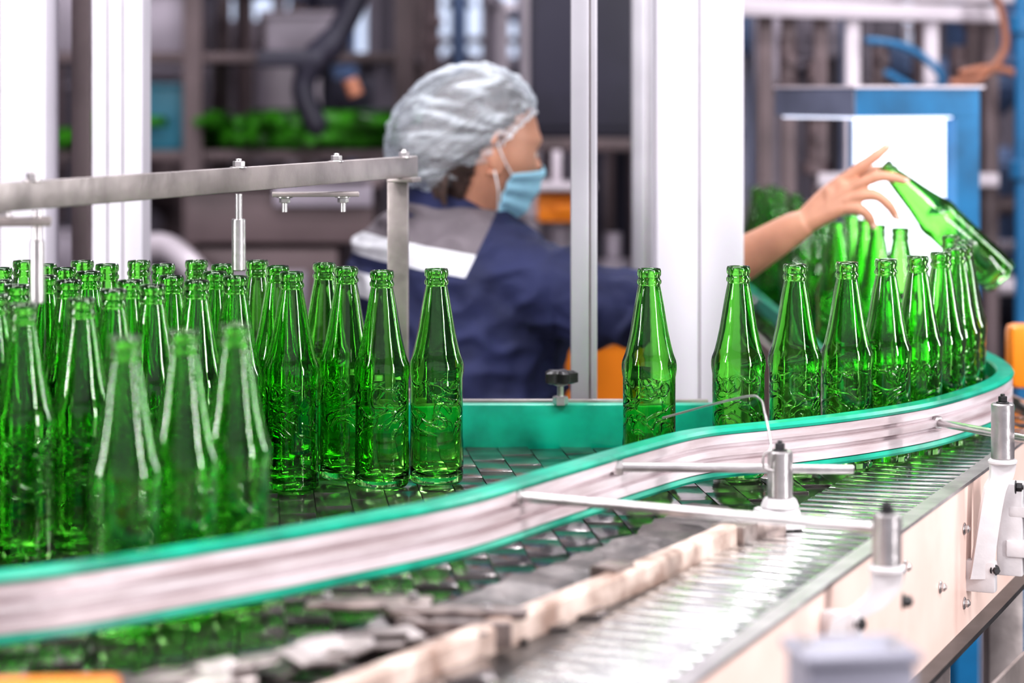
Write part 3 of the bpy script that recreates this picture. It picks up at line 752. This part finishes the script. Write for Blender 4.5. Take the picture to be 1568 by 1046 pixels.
for sg in (-1, 1):
    az = math.radians(74)*sg
    for z0, z1 in ((-.033, .010), (-.085, -.030)):
        c = math.sqrt(max(.02, 1-(z0/.113)**2)); p = headp(Vector((c*math.cos(az), c*math.sin(az), z0/.113)), False)
        bm_tube(bm, smooth_path([HM @ (p+Vector((.0, sg*.004, 0))), HM @ Vector((.002, sg*.077 if z1 > 0 else sg*.072, (z0*.5+z1*.5))), HM @ Vector((-.012, sg*.080, z1))], 4), [.0013]*9, 8)
add('mask_straps', bm, M['strap'], wk)
# hands
def interp(v, k):
    out = []
    for a, b in zip(v[:-1], v[1:]): out += [a+(b-a)*i/k for i in range(k)]
    return out+[v[-1]]
def hand(wrist, pre, fingers, thumb, palm_pts):
    bm = bmesh.new()
    bm_tube(bm, smooth_path([p for p, r in pre], 3), interp([r for p, r in pre], 3), 22)
    for f in fingers:
        mcp = Vector(f[0])
        bm_tube(bm, [Vector(wrist), Vector(wrist).lerp(mcp, .5), mcp], [.0165, .0135, .0105], 14)
        sp = smooth_path([Vector(q) for q in f], 3); n = len(sp)
        rr = []
        for i in range(n):
            t = i/(n-1); r = .0092-.0030*t
            r += .0009*math.exp(-((t-.34)/.06)**2)+.0007*math.exp(-((t-.67)/.06)**2)
            rr.append(r)
        bm_tube(bm, sp, rr, 14)
    for a, b in palm_pts: bm_tube(bm, [Vector(a), Vector(b)], [.0115, .0105], 12)
    sp = smooth_path([Vector(q) for q in thumb], 3); n = len(sp)
    bm_tube(bm, sp, [.0155-.0075*(i/(n-1)) for i in range(n)], 14)
    return remesh(bm, .0021, 4)
HO = Vector((-.036, -.260, .0125))
def ho(p): return tuple(Vector(p)+HO)
W = ho((.450, 3.722, 1.178))
fing = [[ho(q) for q in f] for f in [
    [(.508, 3.713, 1.240), (.535, 3.703, 1.262), (.555, 3.702, 1.277), (.571, 3.708, 1.289)],
    [(.516, 3.703, 1.228), (.552, 3.690, 1.247), (.577, 3.692, 1.246), (.594, 3.702, 1.241)],
    [(.514, 3.700, 1.214), (.548, 3.689, 1.222), (.570, 3.692, 1.208), (.582, 3.699, 1.191)],
    [(.505, 3.700, 1.202), (.530, 3.692, 1.201), (.543, 3.694, 1.190), (.549, 3.699, 1.179)]]]
thumb = [ho(q) for q in [(.462, 3.732, 1.190), (.495, 3.748, 1.222), (.530, 3.757, 1.243), (.560, 3.750, 1.252), (.580, 3.745, 1.250)]]
pre = [((.205, 3.575, 1.066), .038), ((.262, 3.553, 1.094), .038), ((.315, 3.520, 1.125), .034), ((.365, 3.490, 1.158), .028), ((.400, 3.470, 1.182), .0235), (W, .0205)]
bm = hand(W, pre, fing, thumb, [(ho(a), ho(b)) for a, b in [((.49, 3.712, 1.222), (.488, 3.705, 1.196)), ((.508, 3.712, 1.236), (.503, 3.703, 1.204)), ((.485, 3.735, 1.212), (.508, 3.722, 1.232))]])
add('right_forearm_and_hand', bm, M['skin'], wk, angle=80)
bm = bmesh.new()
for f in fing:
    tip = Vector(f[3]); d = (tip-Vector(f[2])).normalized()
    nrm = Vector((0, -1, .25)); nrm = (nrm-d*nrm.dot(d)).normalized(); sd = d.cross(nrm)
    mt = Matrix.Translation(tip+nrm*.0052+d*.001) @ Matrix((sd, d, nrm)).transposed().to_4x4() @ Matrix.Diagonal((.0042, .0058, .0016, 1))
    bmesh.ops.create_uvsphere(bm, u_segments=14, v_segments=8, radius=1, matrix=mt)
add('finger_nails', bm, M['nail'], wk)
bm = bmesh.new(); bm_tube(bm, [(.283, 3.548, 1.104), (.303, 3.537, 1.116)], [.049, .047], 28, caps=False); add('cuff', bm, M['navy'], wk)
WL = (.045, 4.03, .985)
fl = [[(.118+.0, 4.055-.018*k, 1.0-.002*k), (.148-.004*k, 4.058-.019*k, .994), (.166-.005*k, 4.058-.02*k, .978), (.174-.007*k, 4.057-.02*k, .962)] for k in range(4)]
tl = [(.055, 4.05, .985), (.085, 4.075, .978), (.115, 4.085, .968), (.138, 4.084, .958)]
pl = [((-.10, 4.02, .93), .037), ((-.04, 4.025, .95), .035), ((.01, 4.03, .972), .027), (WL, .021)]
bm = hand(WL, pl, fl, tl, [((.10, 4.05, 1.0), (.10, 4.005, .996)), ((.08, 4.045, .995), (.08, 4.012, .993))])
add('left_forearm_and_hand', bm, M['skin'], wk, angle=80)

# ------------------------------------------------------------------ background
rk = empty('storage_rack')
bm = bmesh.new()
for x in (-1.45, -.83, -.28):
    for yy in (6.3, 6.9): bm_box(bm, (x, yy, 1.0), (.05, .05, 2.2+.04))
for z in (.45, .88, 1.215, 1.47, 1.9):
    bm_box(bm, (-.865, 6.6, z), (1.22, .62, .025))
add('frame', bm, M['bgbrown'], rk)
bm = bmesh.new()
for (x, z, w, h) in [(-.91, 1.482, .20, .16), (-1.2, 1.482, .22, .20), (-.55, 1.482, .2, .10), (-.60, .893, .34, .20), (-1.2, .893, .3, .12), (-.95, .463, .4, .3), (-.45, .463, .2, .2)]:
    bm_box(bm, (x, 6.5, z+h/2), (w, .3, h), None, .01); bm_box(bm, (x, 6.5, z+h), (w+.02, .32, .015), None, .003)
add('grey_crates', bm, M['bggrey'], rk)
bm = bmesh.new()
for (x, z, w, h) in [(-.90, 1.2275, .12, .17), (-1.33, 1.2275, .12, .18)]: bm_box(bm, (x, 6.45, z+h/2), (w, .25, h), None, .01); bm_box(bm, (x, 6.45, z+h), (w+.02, .27, .012), None, .003)
add('teal_crates', bm, M['bgteal'], rk)
bm = bmesh.new()
for i in range(64):
    x = random.uniform(-.80, -.34) if i < 46 else random.uniform(-1.16, -1.02)
    z = 1.258+random.choice([0, 0, .045]); a = random.uniform(-.5, .5)
    mt = Matrix.Translation((x, random.uniform(6.33, 6.6), z)) @ Matrix.Rotation(a, 4, 'Z') @ Matrix.Rotation(math.radians(90), 4, random.choice(['X', 'Y']))
    lathe_bm(bm, [(0, 0), (.028, 0), (.03, .01), (.03, .12), (.024, .15), (.013, .20), (.013, .235), (0, .235)], 12, mt)
add('stored_bottles', bm, M['bggreen'], rk)
pm = empty('packing_machine')
bm = bmesh.new()
bm_box(bm, (-.52, 5.6, 1.10), (.42, .4, .12), None, .012); bm_box(bm, (-.56, 5.6, .92), (.34, .36, .22), None, .01); bm_box(bm, (-.52, 5.6, 1.175), (.46, .44, .02), None, .004)
for x in (-.70, -.36):
    for yy in (5.45, 5.75): bm_box(bm, (x, yy, .35), (.05, .05, .94), None, .004)
add('body', bm, M['bgbrown'], pm)
bm = bmesh.new()
bm_box(bm, (-.42, 5.38, 1.15), (.22, .02, .05), None, .004); bm_box(bm, (-.52, 5.38, 1.19), (.40, .06, .012), None, .003); bm_box(bm, (-.56, 5.41, .92), (.20, .02, .12), None, .004)
add('panels', bm, M['bggrey'], pm)
hose('white_duct', [(-.86, 5.5, 1.02), (-.78, 5.45, 1.03), (-.70, 5.35, .98), (-.64, 5.34, .88), (-.63, 5.34, .70), (-.66, 5.36, .3), (-.68, 5.38, FLOOR+.05)], .030, M['bglight'], pm)
ra = empty('handling_arm')
bm = bmesh.new(); bm_tube(bm, smooth_path([(-.36, 5.8, 1.66), (-.385, 5.8, 1.58), (-.43, 5.8, 1.50), (-.48, 5.8, 1.45), (-.50, 5.8, 1.38), (-.47, 5.8, 1.30)], 4), [.030]*8+[.036]*6+[.028]*7, 16)
bm_cyl(bm, (-.36, 5.8, 1.62), (-.36, 5.8, 2.4), .035); bm_box(bm, (-.53, 5.8, 1.46), (.16, .08, .04), None, .01)
add('arm', bm, M['bgdark'], ra)
bm = bmesh.new(); bm_cyl(bm, (-.385, 5.74, 1.41), (-.37, 5.74, 1.37), .018); add('joint_cap', bm, M['orangehose'], ra)
bm = bmesh.new(); bm_beam(bm, (-1.5, 5.8, 2.42), (.6, 5.8, 2.42), .08, .08); bm_box(bm, (-1.5, 5.8, 1.15), (.08, .08, 2.54)); bm_box(bm, (.62, 5.8, 1.15), (.08, .08, 2.54)); add('gantry', bm, M['bggrey'], ra)
cb = empty('control_cabinet')
bm = bmesh.new(); bm_box(bm, (.165, 5.6, 1.70), (.25, .3, .84), None, .008); bm_box(bm, (.165, 5.445, 1.70), (.23, .012, .80), None, .004); add('cabinet', bm, M['bgdark'], cb)
bm = bmesh.new(); bm_box(bm, (.12, 5.6, 1.262), (.60, .42, .03), None, .006); bm_box(bm, (.12, 5.6, .80), (.56, .38, .03))
for x in (-.15, .39):
    for yy in (5.43, 5.77): bm_box(bm, (x, yy, .57), (.04, .04, 1.37))
add('bench', bm, M['bgbrown'], cb)
bm = bmesh.new(); bm_box(bm, (.10, 5.30, 1.175), (.16, .18, .015), None, .003); bm_box(bm, (.10, 5.40, 1.21), (.02, .02, .08)); add('white_tray', bm, M['bglight'], cb)
bm = bmesh.new(); bm_box(bm, (.115, 5.36, 1.125), (.12, .14, .06), None, .008); bm_box(bm, (.115, 5.28, 1.125), (.04, .02, .02), None, .003); add('orange_drawer', bm, M['orange'], cb)
bm = bmesh.new()
for k in range(5): bm_cyl(bm, (-.10+k*.11, 5.5, .815), (-.10+k*.11, 5.5, 1.0+.04*(k % 3)), .042); bm_cyl(bm, (-.10+k*.11, 5.5, 1.0+.04*(k % 3)), (-.10+k*.11, 5.5, 1.06+.04*(k % 3)), .02)
add('canisters', bm, M['bggrey'], cb)
ob = empty('orange_bin')
bm = bmesh.new()
def frus(z, a, b): return [Vector((.152+sx*a, 4.35+sy*b, z)) for sx, sy in ((-1, -1), (1, -1), (1, 1), (-1, 1))]
bm_rings(bm, [frus(.50, .045, .045), frus(.93, .056, .056), frus(.935, .062, .062), frus(.948, .062, .062), frus(.948, .054, .054), frus(.52, .043, .043)], cap=True)
add('bin', bm, M['orange'], ob)
bm = bmesh.new(); bm_box(bm, (.152, 4.35, .485), (.16, .16, .025))
for sx in (-.06, .06):
    for sy in (-.06, .06): bm_box(bm, (.152+sx, 4.35+sy, .18), (.02, .02, .60))
add('bin_stand', bm, M['bggrey'], ob)
os_ = empty('orange_sensor_housing')
bm = bmesh.new(); bm_box(bm, (.772, 3.55, .993), (.088, .06, .092), None, .012); bm_cyl(bm, (.772, 3.52, 1.0), (.772, 3.505, 1.0), .018); add('housing', bm, M['orange'], os_)
bm = bmesh.new(); bm_cyl(bm, (.78, 3.56, FLOOR), (.78, 3.56, .95), .012); bm_cyl(bm, (.78, 3.56, FLOOR), (.78, 3.56, FLOOR+.01), .05); add('stand', bm, M['bggrey'], os_)
pf = empty('pipe_frame')
bm = bmesh.new()
bm_beam(bm, (.42, 5.2, 1.562), (1.05, 5.2, 1.545), .05, .035, .006); bm_beam(bm, (.42, 5.5, 1.60), (1.3, 5.5, 1.60), .05, .035, .006)
for x in (.735, .904): bm_box(bm, (x, 5.22, .72), (.032, .03, 1.68), None, .005)
bm_beam(bm, (.66, 5.22, 1.19), (1.05, 5.22, 1.19), .03, .03, .004)
add('frame', bm, M['bglight'], pf)
bm = bmesh.new()
for (x, z) in [(.60, 1.50), (.66, 1.45), (.80, 1.50), (.97, 1.48), (.66, 1.33), (.83, 1.36)]:
    bm_cyl(bm, (x, 5.25, z), (x, 5.25, z-.10), .020); bm_cyl(bm, (x, 5.25, z-.1), (x, 5.25, z-.13), .03); bm_cyl(bm, (x, 5.18, z-.05), (x, 5.30, z-.05), .012)
for x in (.60, .55, .67, 1.04): bm_box(bm, (x, 5.25, .72), (.032, .03, 1.68), None, .005)
add('valves', bm, M['bgbrown'], pf)
hose('blue_hose', [(.76, 5.15, 1.49), (.82, 5.12, 1.48), (.87, 5.12, 1.455), (.91, 5.12, 1.41), (.88, 5.14, 1.38), (.80, 5.15, 1.42)], .008, M['bluehose'], pf)
hose('orange_hose', [(.93, 5.1, 1.40), (.99, 5.1, 1.41), (1.04, 5.1, 1.47), (1.03, 5.1, 1.56), (1.0, 5.1, 1.62), (1.0, 5.1, 1.72)], .008, M['orangehose'], pf)
hose('orange_hose_b', [(.95, 5.1, 1.42), (1.02, 5.1, 1.43), (1.08, 5.1, 1.40), (1.10, 5.1, 1.28), (1.09, 5.1, 1.1)], .008, M['orangehose'], pf)
bp_ = empty('blue_vertical_pipe'); bm = bmesh.new(); bm_cyl(bm, (1.05, 4.98, FLOOR), (1.05, 4.98, 2.6), .014); bm_cyl(bm, (1.05, 4.98, 1.2), (1.05, 4.98, 1.24), .024); bm_cyl(bm, (1.05, 4.98, 1.5), (1.05, 4.98, 1.54), .024); add('riser', bm, M['bluehose'], bp_)
def clutter(name, x0, x1, y0, y1, n, mats, zt=2.3):
    e = empty(name); bms = {k: bmesh.new() for k in sorted(set(mats))}
    for i in range(n):
        b = bms[random.choice(mats)]; k = random.random()
        x = random.uniform(x0, x1); yy = random.uniform(y0, y1); z = random.uniform(.5, zt-.4)
        if k < .3:
            r = random.uniform(.012, .04); bm_cyl(b, (x, yy, FLOOR), (x, yy, zt), r, seg=14)
            for q in range(3): zq = random.uniform(.7, 1.9); bm_cyl(b, (x, yy, zq), (x, yy, zq+.03), r*1.6, seg=14)
        elif k < .5:
            r = random.uniform(.012, .03); xe = min(x1, x+random.uniform(.3, .9)); bm_cyl(b, (x, yy, z), (xe+.02, yy, z), r, seg=14); bm_cyl(b, (x, yy, FLOOR), (x, yy, z+r), r, seg=14); bm_cyl(b, (xe, yy, FLOOR), (xe, yy, z+r), r, seg=14)
        elif k < .8:
            w = random.uniform(.08, .28); h = random.uniform(.08, .26); bm_box(b, (x, yy, z), (w, .2, h), None, .012); bm_box(b, (x, yy-.105, z), (w*.7, .02, h*.6), None, .004); bm_box(b, (x, yy, (z-h/2+FLOOR)/2), (.04, .04, z-h/2-FLOOR), None, .003)
        else:
            r = random.uniform(.06, .13); h = random.uniform(.2, .4); bm_cyl(b, (x, yy, z), (x, yy, z+h), r, seg=28); bm_cyl(b, (x, yy, z+h), (x, yy, z+h+.04), r*.9, r*.4, seg=28); bm_cyl(b, (x, yy, z), (x, yy, z-.08), r*.95, r*.2, seg=28); bm_cyl(b, (x, yy, FLOOR), (x, yy, z-.07), .02, seg=14)
    for k, b in bms.items(): add(k+'_parts', b, M[k], e)
clutter('filling_machine', .75, 1.9, 5.9, 6.9, 55, ['bgbrown', 'bggrey', 'bgdark', 'bgblue', 'bglight', 'bgbrown', 'bgdark'])
clutter('pipework', -2.0, 1.6, 7.5, 8.9, 80, ['bgbrown', 'bggrey', 'bgdark', 'bgblue', 'bglight'])
clutter('capping_machine', -1.9, -1.65, 4.8, 6.0, 10, ['bgbrown', 'bggrey', 'bgdark', 'bgblue'])

# ------------------------------------------------------------------ lights
def area(name, loc, tgt, sx, sy, power, col=(1, 1, 1)):
    l = bpy.data.lights.new(name, 'AREA'); l.shape = 'RECTANGLE'; l.size = sx; l.size_y = sy; l.energy = power; l.color = col
    o = bpy.data.objects.new(name, l); COL.objects.link(o); o.location = loc
    o.rotation_euler = (Vector(tgt)-Vector(loc)).to_track_quat('-Z', 'Y').to_euler(); return o
area('ceiling_lamp_light', (-1.5, .6, 3.3), (-.2, 2.8, 1.0), 1.6, .5, 55, (1, .97, .99))
area('ceiling_lamp_light', (1.5, .9, 3.3), (.2, 2.9, 1.0), 1.6, .5, 60, (1, .97, .99))
area('ceiling_lamp_light', (-.2, 3.0, 3.8), (-.2, 3.0, 0), 2.2, .35, 75, (1, .98, 1))
area('ceiling_lamp_light', (-.7, 5.2, 3.9), (-.5, 5.4, 0), 1.5, .4, 48, (.98, .96, 1))
area('ceiling_lamp_light', (.6, 7.4, 3.9), (.4, 7.4, 0), 2.5, .4, 95, (.98, .96, 1))
area('added_side_strip_light', (-2.6, 1.3, 1.7), (-.3, 2.3, 1.1), .14, 1.8, 58, (1, .98, 1))  # tall strip lights added at the sides to streak the bottles; no windows there
area('added_side_strip_light', (2.6, .6, 1.6), (.2, 2.5, 1.0), .14, 1.8, 70, (1, .98, 1))
area('added_side_strip_light', (2.3, 3.4, 1.9), (.2, 2.6, 1.1), .18, 1.5, 28, (.96, .98, 1))
w = bpy.data.worlds.new('factory_daylight'); S.world = w; w.use_nodes = True
w.node_tree.nodes['Background'].inputs[0].default_value = (.92, .90, 1, 1); w.node_tree.nodes['Background'].inputs[1].default_value = 0.62

# ------------------------------------------------------------------ camera
cd = bpy.data.cameras.new('camera'); co = bpy.data.objects.new('camera', cd); COL.objects.link(co)
co.location = (0, 0, 1.38); co.rotation_euler = (math.radians(90), 0, 0)
cd.sensor_width = 36; cd.lens = 84.95; cd.shift_y = -0.2436
cd.dof.use_dof = True; cd.dof.focus_distance = 2.66; cd.dof.aperture_fstop = 3.4
cd.clip_start = .05
S.camera = co
S.view_settings.view_transform = 'Standard'
for lk in ('Medium High Contrast', 'Standard - Medium High Contrast'):
    try:
        S.view_settings.look = lk; print('look', lk); break
    except Exception as ex:
        print('no look', lk)
